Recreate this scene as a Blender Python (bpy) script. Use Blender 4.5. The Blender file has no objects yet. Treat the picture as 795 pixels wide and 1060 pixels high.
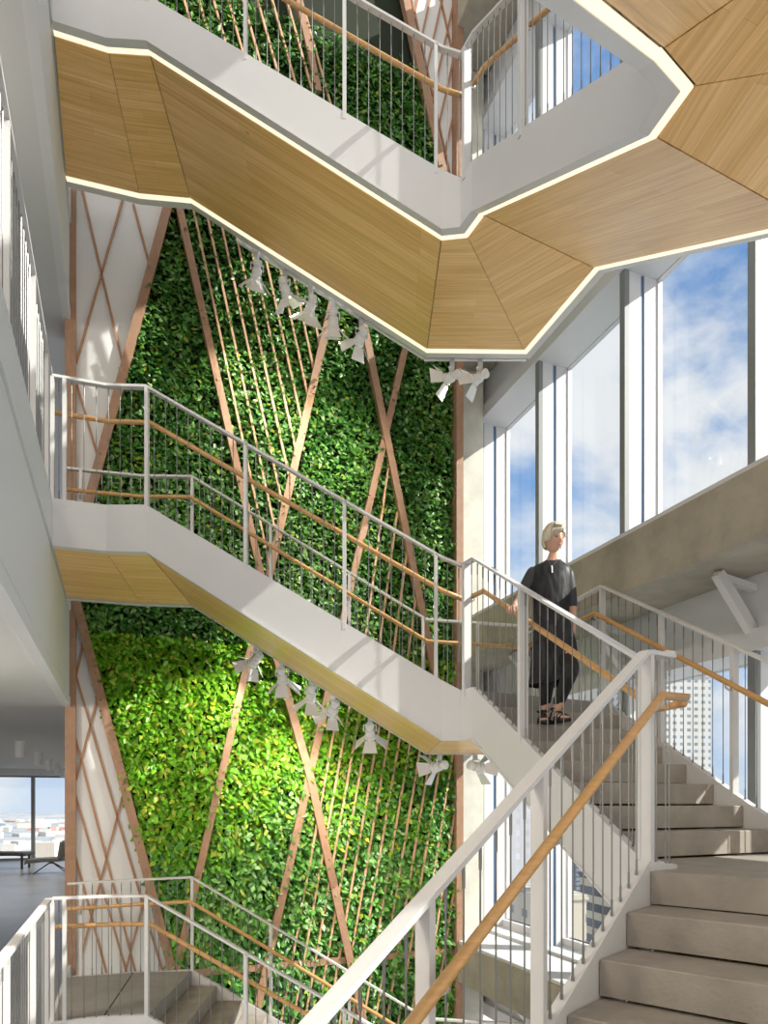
import bpy, bmesh, math, random
import numpy as np
from mathutils import Vector, Matrix
random.seed(7)
SC = bpy.context.scene
COL = SC.collection
S, Cc = 0.355, 0.9349            # room is turned 20.8 degrees to the lens axis
def W(X, Y, z=0.0):              # room coordinates (X along green wall, Y depth) -> scene
    return Vector((Cc*X - S*Y, S*X + Cc*Y, z))
ROOM = math.atan2(S, Cc)
H = 4.42                         # storey height
F0, L1, L2 = 2.58, 0.95, -0.335   # floor, first landing, second landing (relative to lens height)

# ------------------------------------------------------------------ materials
MATS = {}
def mat(name, rgb, rough=0.5, metal=0.0, spec=0.5, var=0.0, vscale=6.0, bump=0.0, bscale=40.0, emit=None, estr=0.0, stretch=None):
    if name in MATS: return MATS[name]
    m = bpy.data.materials.new(name); m.use_nodes = True
    nt = m.node_tree; n = nt.nodes; l = nt.links
    b = n['Principled BSDF']
    b.inputs['Base Color'].default_value = (*rgb, 1); b.inputs['Roughness'].default_value = rough
    b.inputs['Metallic'].default_value = metal; b.inputs['Specular IOR Level'].default_value = spec
    if var or bump:
        tc = n.new('ShaderNodeTexCoord'); mp = n.new('ShaderNodeMapping'); l.new(tc.outputs['Object'], mp.inputs[0])
        if stretch: mp.inputs['Scale'].default_value = stretch
    if var:
        no = n.new('ShaderNodeTexNoise'); no.inputs['Scale'].default_value = vscale; no.inputs['Detail'].default_value = 8
        no.inputs['Roughness'].default_value = .62
        l.new(mp.outputs[0], no.inputs['Vector'])
        cr = n.new('ShaderNodeValToRGB'); l.new(no.outputs[0], cr.inputs[0])
        cr.color_ramp.elements[0].position = .3; cr.color_ramp.elements[1].position = .7
        cr.color_ramp.elements[0].color = (*[max(0, c*(1-var)) for c in rgb], 1)
        cr.color_ramp.elements[1].color = (*[min(1, c*(1+var)) for c in rgb], 1)
        l.new(cr.outputs[0], b.inputs['Base Color'])
    if bump:
        nb = n.new('ShaderNodeTexNoise'); nb.inputs['Scale'].default_value = bscale; l.new(mp.outputs[0], nb.inputs['Vector'])
        bp = n.new('ShaderNodeBump'); bp.inputs['Strength'].default_value = bump; bp.inputs['Distance'].default_value = .01
        l.new(nb.outputs[0], bp.inputs['Height']); l.new(bp.outputs[0], b.inputs['Normal'])
    if emit:
        b.inputs['Emission Color'].default_value = (*emit, 1); b.inputs['Emission Strength'].default_value = estr
    MATS[name] = m
    return m
WHITE = mat('white_paint', (.62, .61, .60), .38, var=.015, vscale=3)
WALLW = mat('wall_plaster', (.62, .63, .64), .85, var=.02, vscale=2)
CEIL = mat('ceiling_plaster', (.60, .61, .61), .9)
FASC = mat('fascia_paint', (.66, .67, .68), .6)
CONC = mat('step_concrete', (.31, .275, .235), .75, var=.16, vscale=5, bump=.25, bscale=60)
CONC2 = mat('landing_concrete', (.27, .26, .24), .6, var=.14, vscale=3, bump=.15, bscale=60)
BEAM = mat('beam_concrete', (.36, .33, .265), .85, var=.22, vscale=2.4, bump=.3, bscale=25)
COLM = mat('column_concrete', (.62, .61, .53), .8, var=.14, vscale=3, bump=.2, bscale=25)
FLOOR = mat('polished_floor', (.21, .21, .215), .28, var=.25, vscale=1.2)
BROWN = mat('cedar_plank', (.33, .19, .115), .6, var=.16, vscale=9, bump=.3, bscale=70)
THIN = mat('cedar_strip', (.56, .34, .20), .6, var=.18, vscale=12)
LATT = mat('lattice_wood', (.38, .20, .11), .6, var=.1, vscale=10)
ROD = mat('stainless_rod', (.22, .22, .21), .38, metal=.6)
BRACK = mat('bracket_steel', (.62, .62, .62), .35, metal=.4)
HAND = mat('handrail_oak', (.60, .34, .13), .4, var=.14, vscale=14, stretch=(1, 1, 6))
LAMPW = mat('lamp_white', (.74, .74, .74), .4)
DARK = mat('soil_backing', (.012, .02, .008), .95)
PANELW = mat('white_panel', (.66, .66, .65), .7)
FRAMED = mat('window_frame_grey', (.20, .21, .21), .5)
FINW = mat('fin_white', (.62, .62, .63), .45)
FINB = mat('fin_gap_blue', (.10, .17, .30), .35)
BLACK = mat('black_slot', (.01, .01, .01), .9)
LED = mat('warm_light_strip', (.35, .3, .24), .5, emit=(1.0, .83, .58), estr=.86)
LENS = mat('lamp_lens', (.9, .85, .75), .3, emit=(1, .86, .62), estr=2.5)
GREYB = mat('grey_bracket', (.55, .56, .58), .5)

def wood_mat():
    m = bpy.data.materials.new('soffit_maple'); m.use_nodes = True
    nt = m.node_tree; n = nt.nodes; l = nt.links; b = n['Principled BSDF']
    uv = n.new('ShaderNodeTexCoord')
    br = n.new('ShaderNodeTexBrick'); br.offset = .37; br.offset_frequency = 2
    br.inputs['Scale'].default_value = 1; br.inputs['Brick Width'].default_value = 2.6; br.inputs['Row Height'].default_value = .085
    br.inputs['Mortar Size'].default_value = .0007; br.inputs['Bias'].default_value = 0
    br.inputs['Color1'].default_value = (.80, .49, .19, 1); br.inputs['Color2'].default_value = (.90, .59, .27, 1)
    br.inputs['Mortar'].default_value = (.50, .28, .10, 1)
    l.new(uv.outputs['UV'], br.inputs['Vector'])
    mp = n.new('ShaderNodeMapping'); mp.inputs['Scale'].default_value = (1.1, 34, 1); l.new(uv.outputs['UV'], mp.inputs[0])
    no = n.new('ShaderNodeTexNoise'); no.inputs['Scale'].default_value = 1.3; no.inputs['Detail'].default_value = 7
    no.inputs['Distortion'].default_value = .5; l.new(mp.outputs[0], no.inputs['Vector'])
    cr = n.new('ShaderNodeValToRGB'); l.new(no.outputs[0], cr.inputs[0])
    cr.color_ramp.elements[0].position = .28; cr.color_ramp.elements[0].color = (.72, .66, .58, 1)
    cr.color_ramp.elements[1].position = .62; cr.color_ramp.elements[1].color = (1.05, 1.04, 1.02, 1)
    mx = n.new('ShaderNodeMix'); mx.data_type = 'RGBA'; mx.blend_type = 'MULTIPLY'; mx.inputs[0].default_value = .75
    l.new(br.outputs[0], mx.inputs[6]); l.new(cr.outputs[0], mx.inputs[7])
    # knots
    vo = n.new('ShaderNodeTexVoronoi'); vo.inputs['Scale'].default_value = 1.9
    mp2 = n.new('ShaderNodeMapping'); mp2.inputs['Scale'].default_value = (.8, 1.6, 1); l.new(uv.outputs['UV'], mp2.inputs[0]); l.new(mp2.outputs[0], vo.inputs['Vector'])
    ck = n.new('ShaderNodeValToRGB'); l.new(vo.outputs['Distance'], ck.inputs[0])
    ck.color_ramp.elements[0].position = .015; ck.color_ramp.elements[0].color = (.35, .25, .18, 1)
    ck.color_ramp.elements[1].position = .035; ck.color_ramp.elements[1].color = (1, 1, 1, 1)
    mx2 = n.new('ShaderNodeMix'); mx2.data_type = 'RGBA'; mx2.blend_type = 'MULTIPLY'; mx2.inputs[0].default_value = .8
    l.new(mx.outputs[2], mx2.inputs[6]); l.new(ck.outputs[0], mx2.inputs[7])
    l.new(mx2.outputs[2], b.inputs['Base Color']); b.inputs['Roughness'].default_value = .36
    return m
WOOD = wood_mat()

def leaf_mat():
    m = bpy.data.materials.new('leaf'); m.use_nodes = True
    nt = m.node_tree; n = nt.nodes; l = nt.links; b = n['Principled BSDF']
    a = n.new('ShaderNodeAttribute'); a.attribute_name = 'leafcol'
    l.new(a.outputs['Color'], b.inputs['Base Color']); b.inputs['Roughness'].default_value = .38
    tr = n.new('ShaderNodeBsdfTranslucent'); l.new(a.outputs['Color'], tr.inputs[0])
    ms = n.new('ShaderNodeMixShader'); ms.inputs[0].default_value = .22
    l.new(b.outputs[0], ms.inputs[1]); l.new(tr.outputs[0], ms.inputs[2]); l.new(ms.outputs[0], n['Material Output'].inputs[0])
    return m
LEAF = leaf_mat()

def glass_mat():
    m = bpy.data.materials.new('window_glass'); m.use_nodes = True
    n = m.node_tree.nodes; l = m.node_tree.links
    t = n.new('ShaderNodeBsdfTransparent'); t.inputs[0].default_value = (.95, .97, .98, 1)
    g = n.new('ShaderNodeBsdfGlossy'); g.inputs['Roughness'].default_value = .02
    ms = n.new('ShaderNodeMixShader'); ms.inputs[0].default_value = .035; l.new(t.outputs[0], ms.inputs[1]); l.new(g.outputs[0], ms.inputs[2])
    l.new(ms.outputs[0], n['Material Output'].inputs[0])
    return m
GLASS = glass_mat()

# ------------------------------------------------------------------ object helpers
def link(name, bm, m, parent=None, smooth=False):
    me = bpy.data.meshes.new(name); bmesh.ops.recalc_face_normals(bm, faces=bm.faces); bm.to_mesh(me); bm.free()
    me.materials.append(m)
    if smooth:
        me.polygons.foreach_set('use_smooth', [True]*len(me.polygons))
    o = bpy.data.objects.new(name, me); COL.objects.link(o)
    if parent: o.parent = parent; o.matrix_parent_inverse = parent.matrix_world.inverted() if False else Matrix.Translation(-parent.location)
    return o
def thing(name, label, cat, loc=(0, 0, 0), group=None):
    o = bpy.data.objects.new(name, None); COL.objects.link(o); o.location = loc; o.empty_display_size = .1
    o['label'] = label; o['category'] = cat
    if group: o['group'] = group
    return o
def tag(o, label, cat, group=None, kind=None):
    if label: o['label'] = label
    if cat: o['category'] = cat
    if group: o['group'] = group
    if kind: o['kind'] = kind
    return o
def struct(name, bm, m, parent=None):
    o = link(name, bm, m, parent)
    if not parent: o['kind'] = 'structure'
    return o
def NB(): return bmesh.new()
def prism(bm, poly, zb, zt):
    """poly: list of (x,y); zb/zt number or per-vertex list"""
    n = len(poly)
    zb = [zb]*n if not isinstance(zb, (list, tuple)) else zb; zt = [zt]*n if not isinstance(zt, (list, tuple)) else zt
    lo = [bm.verts.new((p[0], p[1], z)) for p, z in zip(poly, zb)]; hi = [bm.verts.new((p[0], p[1], z)) for p, z in zip(poly, zt)]
    bm.faces.new(lo[::-1]); bm.faces.new(hi)
    for i in range(n): bm.faces.new((lo[i], lo[(i+1) % n], hi[(i+1) % n], hi[i]))
    return lo, hi
def rbox(bm, X0, X1, Y0, Y1, z0, z1):       # box in room coordinates
    prism(bm, [W(X0, Y0).xy, W(X1, Y0).xy, W(X1, Y1).xy, W(X0, Y1).xy], z0, z1)
def bar(bm, a, b, w, t, up=Vector((0, 0, 1))):
    a = Vector(a); b = Vector(b); d = (b-a).normalized(); s = d.cross(up)
    if s.length < 1e-4: s = Vector((1, 0, 0))
    s.normalize(); u = s.cross(d).normalized()
    v = []
    for p in (a, b):
        for i, j in ((-1, -1), (1, -1), (1, 1), (-1, 1)): v.append(bm.verts.new(p + s*i*w/2 + u*j*t/2))
    for f in ((0, 3, 2, 1), (4, 5, 6, 7), (0, 1, 5, 4), (1, 2, 6, 5), (2, 3, 7, 6), (3, 0, 4, 7)): bm.faces.new([v[k] for k in f])
def tube(bm, pts, r, n=8, caps=True, ell=None):
    pts = [Vector(p) for p in pts]; rings = []
    rr = r if isinstance(r, (list, tuple)) else [r]*len(pts)
    for i, p in enumerate(pts):
        d = Vector((0, 0, 0))
        if i: d += (p-pts[i-1]).normalized()
        if i < len(pts)-1: d += (pts[i+1]-p).normalized()
        d.normalize(); up = Vector((0, 0, 1)) if abs(d.z) < .9 else Vector((0, 1, 0))
        s = d.cross(up).normalized(); u = s.cross(d)
        k = 1.0
        if 0 < i < len(pts)-1:
            c = max(.5, d.dot((p-pts[i-1]).normalized())); k = 1/c
        rings.append([bm.verts.new(p + (s*math.cos(2*math.pi*j/n)*k + u*math.sin(2*math.pi*j/n))*rr[i]) for j in range(n)])
    for a, b in zip(rings, rings[1:]):
        for j in range(n): bm.faces.new((a[j], a[(j+1) % n], b[(j+1) % n], b[j]))
    if caps: bm.faces.new(rings[0][::-1]); bm.faces.new(rings[-1])
    return rings
def offset(path, d):
    """offset plan polyline to the left by d, mitred"""
    P = [Vector(p[:2]) for p in path]; out = []
    for i, p in enumerate(P):
        n = []
        if i: e = (P[i]-P[i-1]).normalized(); n.append(Vector((-e.y, e.x)))
        if i < len(P)-1: e = (P[i+1]-P[i]).normalized(); n.append(Vector((-e.y, e.x)))
        m = sum(n, Vector((0, 0))).normalized(); k = 1/max(.45, m.dot(n[0]))
        out.append(p + m*d*k)
    return out
def lerp(a, b, t): return a + (b-a)*t
def copyo(o, parent):
    c = o.copy(); COL.objects.link(c); c.parent = parent; return c

# ------------------------------------------------------------------ stair plan
I = [(-2.80, 5.77), (-2.40, 5.90), (-2.06, 5.92), (.50, 5.92), (.66, 5.90), (.74, 5.74), (1.40, 3.75), (1.46, 3.56), (1.285, 3.43), (-.50, 1.40)]
O = [(-3.38, 7.31), (-2.67, 7.52), (-2.12, 7.58), (.47, 7.60), (1.62, 7.62), (2.06, 6.39), (2.78, 4.36), (3.05, 3.25), (2.43, 2.43), (.66, .40)]
I = [Vector(p) for p in I]; O = [Vector(p) for p in O]
SB = .40                                            # soffit depth below tread level
def arc(p): return [0]+list(np.cumsum([(Vector(b)-Vector(a)).length for a, b in zip(p, p[1:])]))

def plate(bm, path, t0, t1, zt, zb):
    a = offset(path, t0); b = offset(path, t1)
    r = []
    for i in range(len(path)):
        r.append([bm.verts.new((a[i].x, a[i].y, zb[i])), bm.verts.new((b[i].x, b[i].y, zb[i])), bm.verts.new((b[i].x, b[i].y, zt[i])), bm.verts.new((a[i].x, a[i].y, zt[i]))])
    for p, q in zip(r, r[1:]):
        for k in range(4): bm.faces.new((p[k], p[(k+1) % 4], q[(k+1) % 4], q[k]))
    bm.faces.new(r[0][::-1]); bm.faces.new(r[-1])

def panel(name, quad, zs, parent, udir, grow=-.006):
    bm = NB(); c = sum((Vector(q) for q in quad), Vector((0, 0)))/len(quad)
    q = [Vector(p) + (Vector(p)-c).normalized()*grow for p in quad]
    lo, hi = prism(bm, q, [z for z in zs], [z+.02 for z in zs])
    uvl = bm.loops.layers.uv.new('UVMap'); ud = Vector(udir).normalized(); vd = Vector((-ud.y, ud.x))
    off = random.random()*10
    for f in bm.faces:
        for lp in f.loops: lp[uvl].uv = (lp.vert.co.xy.dot(ud)+off, lp.vert.co.xy.dot(vd)+off)
    return link(name, bm, WOOD, parent)

def led(bm, path, t0, t1, z): plate(bm, path, t0, t1, [k+.012 for k in z], [k-.002 for k in z])

def flight(kind, dz, name_label, label_cat, i0, i1, zt0, zt1, n, lit, tag_txt):
    """one flight between plan indices i0..i1 (inner and outer); n risers"""
    t = thing('stair_flight', tag_txt, 'stairs', (*I[i0], zt1+dz))
    return t

def build_stair(level, parts, lab, lit):
    dz = level*H
    F, A1, A2, G = F0+dz, L1+dz, L2+dz, F0-H+dz
    # inner / outer top and bottom heights at plan vertices
    def zs(up):   # nominal tread level and soffit level at vertices 0..9
        tl = [F, F, F, A1+(.16)*.61, A1, A1, A2, A2, A2, G]
        return tl
    tl = [F, F, F, A1+.10, A1, A1, A2, A2, A2, G]
    zb = [F-SB, F-SB, F-SB, A1-SB, A1-SB, A1-SB, A2-SB, A2-SB, A2-SB, G-SB+.05]
    zt = [F, F, F+.01, A1+.12, A1+.03, A1+.03, A2+.04, A2+.02, A2+.05, G+.05]
    segs = {'A': (0, 5), 'B': (5, 8), 'C': (8, 9)}
    for key in parts:
        a, b = segs[key]
        t = thing('stair_flight', lab[key], 'stairs', (I[b].x, I[b].y, tl[b]))
        ip, op = I[a:b+1], O[a:b+1]
        bm = NB(); plate(bm, ip, 0, .05, zt[a:b+1], [q+.006 for q in zb[a:b+1]]); st1 = link('stringer', bm, WHITE, t)
        ot = [z for z in zt[a:b+1]]
        if key == 'A': ot[3] = A1+.03+.0 if False else ot[3]
        bm = NB(); plate(bm, op, -.05, 0, ot, [q+.006 for q in zb[a:b+1]]); st2 = link('stringer', bm, WHITE, t)
        # bottom flange lips
        for path, t0, t1, st_ in ((ip, -.012, .062, st1), (op, -.062, .012, st2)):
            bm = NB(); plate(bm, path, t0, t1, [z+.012 for z in zb[a:b+1]], [z-.004 for z in zb[a:b+1]]); link('edge_lip', bm, WHITE, st_)
        iin = offset(I, .12 if lit else .075)[a:b+1]; oin = offset(O, -.12 if lit else -.075)[a:b+1]
        for k in range(len(ip)-1):
            quad = [iin[k], iin[k+1], oin[k+1], oin[k]]; z4 = [zb[a+k]+.004, zb[a+k+1]+.004, zb[a+k+1]+.004, zb[a+k]+.004]
            ud = (ip[k+1]-ip[k])
            if a+k in (1,): ud = (1, .12)
            if a+k == 3: ud = (1, 0)
            if a+k == 4: ud = (.75, -.65)
            if a+k == 6: ud = (0.15, -1)
            if a+k == 7: ud = (.35, -1)
            panel('soffit_panel', quad, z4, t, ud)
        if lit:
            for full, t0, t1 in ((I, .066, .112), (O, -.112, -.066)):
                bm = NB(); led(bm, full[a:b+1], t0, t1, zb[a:b+1]); link('light_strip', bm, LED, t)
        # steps
        if key == 'A': s0, s1, n, z0 = 2, 4, 10, F
        if key == 'B': s0, s1, n, z0 = 5, 6, 8, A1
        if key == 'C': s0, s1, n, z0 = 8, 9, 9, A2
        z1 = {'A': A1, 'B': A2, 'C': G}[key]; r = (z0-z1)/n
        ii = offset(I, .055); oo = offset(O, -.055)
        if key == 'A': ia, ib, oa, ob = ii[2], Vector((I[4].x, ii[3].y)), oo[2], Vector((lerp(O[3].x, O[4].x, .15), oo[3].y))
        else: ia, ib, oa, ob = ii[s0], ii[s1], oo[s0], oo[s1]
        for k in range(1, n):
            e = (ib-ia).normalized()*.035
            p = [lerp(ia, ib, (k-1)/n)-e, lerp(oa, ob, (k-1)/n)-e, lerp(oa, ob, k/n), lerp(ia, ib, k/n)]
            z = z0-r*k
            bm = NB(); prism(bm, p, z-r+.014, z)
            bmesh.ops.bevel(bm, geom=[ed for ed in bm.edges if abs(ed.verts[0].co.z-z) < 1e-5 and abs(ed.verts[1].co.z-z) < 1e-5], offset=.005, segments=1, affect='EDGES')
            link('step', bm, CONC, t)
        # landing slabs (top landing of A, first landing at foot of A, second landing at foot of B)
        def slab(poly, z, nm='landing_slab', th=.16):
            bm = NB(); prism(bm, poly, z-th, z)
            return link(nm, bm, CONC if key == 'B' else CONC2, t)
        li, lo_ = lerp(ia, ib, (n-1)/n), lerp(oa, ob, (n-1)/n)
        if key == 'A':
            slab([ii[0], ii[1], ii[2], oo[2], oo[1], oo[0]], F)
            bm = NB(); bar(bm, (*lerp(ii[0], ii[1], .95), F+.001), (*lerp(oo[0], oo[1], .9), F+.001), .012, .002); link('joint', bm, BLACK, t)
            slab([li, ii[3], ii[4], ii[5], oo[5], oo[4], lo_], A1)
            bm = NB(); prism(bm, [ia+Vector((-.04, 0)), oa+Vector((-.04, 0)), oa, ia], F-r+.012, F-.16); link('riser', bm, CONC, t)
        if key == 'B':
            slab([li, ii[6], ii[7], ii[8], oo[8], oo[7], oo[6], lo_], A2)
        if key == 'C':
            q = [li, ii[9], Vector((-1.08, 1.25)), Vector((.0, -1.6)), Vector((1.3, -.6)), oo[9], lo_]
            bm = NB(); prism(bm, q, G-.35, G); link('landing_slab', bm, CONC2, t)
    return

LBL = {
 1: {'A': 'upper storey stair flight along the green wall, white stringer and glowing wood soffit',
     'B': 'upper stair flight turning overhead at the right, wood soffit edged with light',
     'C': 'stair flight cut by the top right corner, seen from below with a wide light strip'},
 0: {'A': 'middle stair flight sloping across the green wall, sunlit white stringer and amber soffit',
     'B': 'concrete stair flight the woman in black is walking down, beside the windows',
     'C': 'nearest concrete stair flight at the bottom right with wide treads'},
 -1: {'A': 'lowest stair flight at the bottom left, going down from the grey landing'}}
build_stair(1, 'ABC', LBL[1], True)
build_stair(0, 'ABC', LBL[0], False)
build_stair(-1, 'A', LBL[-1], False)

# ------------------------------------------------------------------ guards
def guard(label, path, base, height, posts, side, handrail=True, spacing=.098, group=None, rods=True, hr_drop=.27, brackets=True, postw=.055, hr_ends=(0, 0), railw=.055, skip_end=0):
    """path: plan points, base: z at base, height: rail height per vertex; posts: arc positions (fractions of index)"""
    path = [Vector(p) for p in path]
    t = thing('stair_guardrail', label, 'railing', (*path[0], base[0]), group)
    top = [b+h for b, h in zip(base, height)]
    rp = [Vector((p.x, p.y, z)) for p, z in zip(path, top)]
    # flat top rail, mitred
    bm = NB(); plate(bm, path, -railw/2, railw/2, [z for z in top], [z-.022 for z in top]); link('top_rail', bm, WHITE, t)
    L = arc(path)
    def at(s, zz):
        s = max(0, min(L[-1]-1e-6, s))
        for i in range(len(L)-1):
            if s <= L[i+1]:
                f = (s-L[i])/(L[i+1]-L[i]); p = lerp(path[i], path[i+1], f); e = (path[i+1]-path[i]).normalized()
                return p, zz[i]+(zz[i+1]-zz[i])*f, e
    ps = [L[int(q)]+(q-int(q))*((L[int(q)+1]-L[int(q)]) if q > int(q) else 0) for q in posts]
    for s in ps:
        p, zb_, e = at(s, base); _, zt_, _ = at(s, top)
        bm = NB(); a = Vector((p.x, p.y, zb_-.06)); b = Vector((p.x, p.y, zt_-.018))
        # flat bar post: two thin leaves
        ev = Vector((e.x, e.y, 0)); nv = Vector((-e.y, e.x, 0))
        v = []
        for q in (a, b):
            for i_, j_ in ((-1, -1), (1, -1), (1, 1), (-1, 1)): v.append(bm.verts.new(q + ev*i_*postw/2*.55 + nv*j_*postw/2))
        for f in ((0, 3, 2, 1), (4, 5, 6, 7), (0, 1, 5, 4), (1, 2, 6, 5), (2, 3, 7, 6), (3, 0, 4, 7)): bm.faces.new([v[k] for k in f])
        link('post', bm, WHITE, t)
        if handrail and brackets:
            hz = zt_-hr_drop
            q = Vector((p.x, p.y, hz-.045)); o_ = nv*side*.085
            bm = NB(); tube(bm, [q, q+o_*.55+Vector((0, 0, -.018)), q+o_*.95+Vector((0, 0, .0)), q+o_+Vector((0, 0, .03))], .008, 6); link('handrail_bracket', bm, BRACK, t, True)
    # rods
    if rods:
        n = int(L[-1]/spacing); proto = None
        s = spacing*.5; cnt = 0
        while s < L[-1]-skip_end:
            if all(abs(s-q) > spacing*.38 for q in ps):
                p, zb_, e = at(s, base); _, zt_, _ = at(s, top); h = zt_-.02-zb_
                if proto is None or abs(proto[1]-h) > .012:
                    bm = NB(); rr = .0034
                    tube(bm, [(0, 0, 0), (0, 0, .02), (0, 0, .0201), (0, 0, .075), (0, 0, .0751), (0, 0, h-.11), (0, 0, h-.1099), (0, 0, h-.02), (0, 0, h-.0199), (0, 0, h)],
                         [rr*2.1, rr*2.1, rr*1.6, rr*1.6, rr, rr, rr*1.7, rr*1.7, rr*.9, rr*.9], 6)
                    o = link('baluster_rod', bm, ROD, t); proto = (o, h)
                else:
                    o = proto[0].copy(); COL.objects.link(o)
                o.matrix_parent_inverse = Matrix.Identity(4)
                o.location = Vector((p.x, p.y, zb_)) - t.location
            s += spacing
    if handrail:
        hp = offset(path, side*.085); h3 = [Vector((p.x, p.y, z-hr_drop)) for p, z in zip(hp, top)]
        if hr_ends[0]: h3[0] = lerp(h3[0], h3[1], hr_ends[0])
        if hr_ends[1]: h3[-1] = lerp(h3[-1], h3[-2], hr_ends[1])
        bm = NB(); tube(bm, h3, .021, 10); link('handrail', bm, HAND, t, True)
    return t

def guards_for(level, what, lab):
    dz = level*H; F, A1, A2, G = F0+dz, L1+dz, L2+dz, F0-H+dz
    ic = offset(I, .025); oc = offset(O, -.025)
    if 'Ai' in what:
        guard(lab['Ai'], [ic[0], ic[1], ic[2], ic[3], ic[4]], [F, F, F+.01, A1+.12, A1+.03], [1.05, 1.05, 1.04, 1.08, 1.09],
              [0, .22, 2, 2.335, 2.67, 2.98], 1)
    if 'Bi' in what:
        guard(lab['Bi'], [ic[4], ic[5], ic[6], ic[7]], [A1+.03, A1+.03, A2+.04, A2+.02], [1.09, 1.09, 1.09, 1.11], [.35, 1.38, 2.0], 1, postw=.07)
    if 'Ci' in what:
        guard(lab['Ci'], [ic[7], ic[8], ic[9]], [A2+.02, A2+.05, G+.05], [1.09, 1.05, .98], [.9, 1.40, 1.66, 2], 1, hr_drop=.235, postw=.055, railw=.062)
    if 'Ao' in what:
        guard(lab['Ao'], [oc[0], oc[1], oc[2], oc[3], oc[4]], [F, F, F+.01, A1+.12, A1+.03], [1.0, 1.02, 1.03, .98, 1.0],
              [.18, 2, 2.335, 2.67, 2.985, 3.5], -1)
    if 'Bo' in what:
        guard(lab['Bo'], [oc[4], oc[5], oc[6], oc[7]], [A1+.03, A1+.03, A2+.04, A2+.02], [1.0, 1.06, 1.07, 1.08], [.5, 1, 1.36, 1.70, 2], -1)
    if 'Co' in what:
        guard(lab['Co'], [oc[7], oc[8], oc[9]], [A2+.02, A2+.05, G+.10], [1.08, 1.08, 1.08], [.5, 1, 1.5, 2], -1)
guards_for(0, ('Ai', 'Bi', 'Ci', 'Ao', 'Bo', 'Co'), {
 'Ai': 'white guardrail on the near side of the middle flight, steel rods and wood handrail',
 'Bi': 'white guardrail whose wood handrail the woman holds',
 'Ci': 'large nearest white guardrail rising from the bottom edge to the second landing',
 'Ao': 'white guardrail on the far side of the middle flight, close against the plants',
 'Bo': 'guardrail on the window side of the flight behind the woman, darker wood handrail',
 'Co': 'guardrail on the right side of the nearest flight'})
guards_for(-1, ('Ai', 'Ao'), {
 'Ai': 'white guardrail on the near side of the lowest flight at bottom left',
 'Ao': 'white guardrail on the far side of the lowest flight in front of the lattice panel'})
guards_for(1, ('Ai', 'Bi', 'Ao', 'Ci'), {
 'Ai': 'white guardrail on the near side of the upper flight',
 'Bi': 'white guardrail at the top by the blue windows and upper landing',
 'Ao': 'white guardrail on the far side of the upper flight',
 'Ci': 'guardrail of the overhead flight at the top right'})
# slab edge guards
def slab_pt(y): return Vector((-.607-.38*y+.03*-.9, y+.03*.3))
for lv, lb in ((-1, 'white guardrail with wide posts along the lower floor edge at bottom left'), (0, 'white guardrail seen steeply along the floor edge at the left side')):
    b = F0+lv*H+(.0)
    guard(lb, [slab_pt(1.2), slab_pt(3.6), slab_pt(5.72)], [b]*3, [1.05]*3, [0, .5, 1, 1.5, 1.88], -1, handrail=False, postw=.05)

# ------------------------------------------------------------------ floors / ceilings left of the stair
WY = 8.70                                             # green wall plane
for lv, nm in ((-1, 'floor_lower'), (0, 'floor_middle'), (1, 'floor_upper')):
    f = F0+lv*H
    bm = NB(); rbox(bm, -16, -.60, -4, 26, f-.38, f)
    struct(nm if lv != -1 else 'floor', bm, FLOOR)
    bm = NB(); rbox(bm, -.60, -.57, -4, WY-.05, f-.38, f+.0); rbox(bm, -.60, -.585, -4, WY-.05, f-1.345, f-.40)
    struct('trim_%d' % (lv+2), bm, FASC)
    if lv >= 0:
        bm = NB(); rbox(bm, -.70, -.60, -4, WY-.05, f-1.43, f-.38); rbox(bm, -.66, -.575, -4, WY-.05, f-1.475, f-1.37)
        struct('trim_%d' % (lv+5), bm, FASC)
        bm = NB(); rbox(bm, -.64, -.595, -4, WY-.05, f-1.37, f-1.345); struct('trim_%d' % (lv+7), bm, BLACK)
        bm = NB(); rbox(bm, -16, -.64, -4, 26, f-1.46, f-1.40); struct('ceiling_%d' % (lv+1), bm, CEIL)
# far end of the lower room: header, window with mullions
fl = F0-H
bm = NB(); rbox(bm, -16, -.6, 24.6, 25.2, .92, 1.2); struct('wall_far_header', bm, WALLW)
t = NB()
rbox(t, -16, -.6, 25, 25.1, fl, fl+.07); rbox(t, -16, -.6, 25, 25.1, .86, .93)
for k in range(12): X = -.72-1.85*k+.05; rbox(t, X-.27-.05, X-.27+.05, 24.9, 25.15, fl, .93) if k else None
wn = struct('window_1', t, FRAMED)
g = NB(); rbox(g, -16, -.6, 25.04, 25.05, fl, .93); gl = link('pane', g, GLASS, wn)
# wall closing the right side of the lower room behind the green wall
bm = NB(); rbox(bm, -.60, -.48, WY+.32, 25, fl, 1.2); struct('wall_back_room', bm, WALLW)

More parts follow.
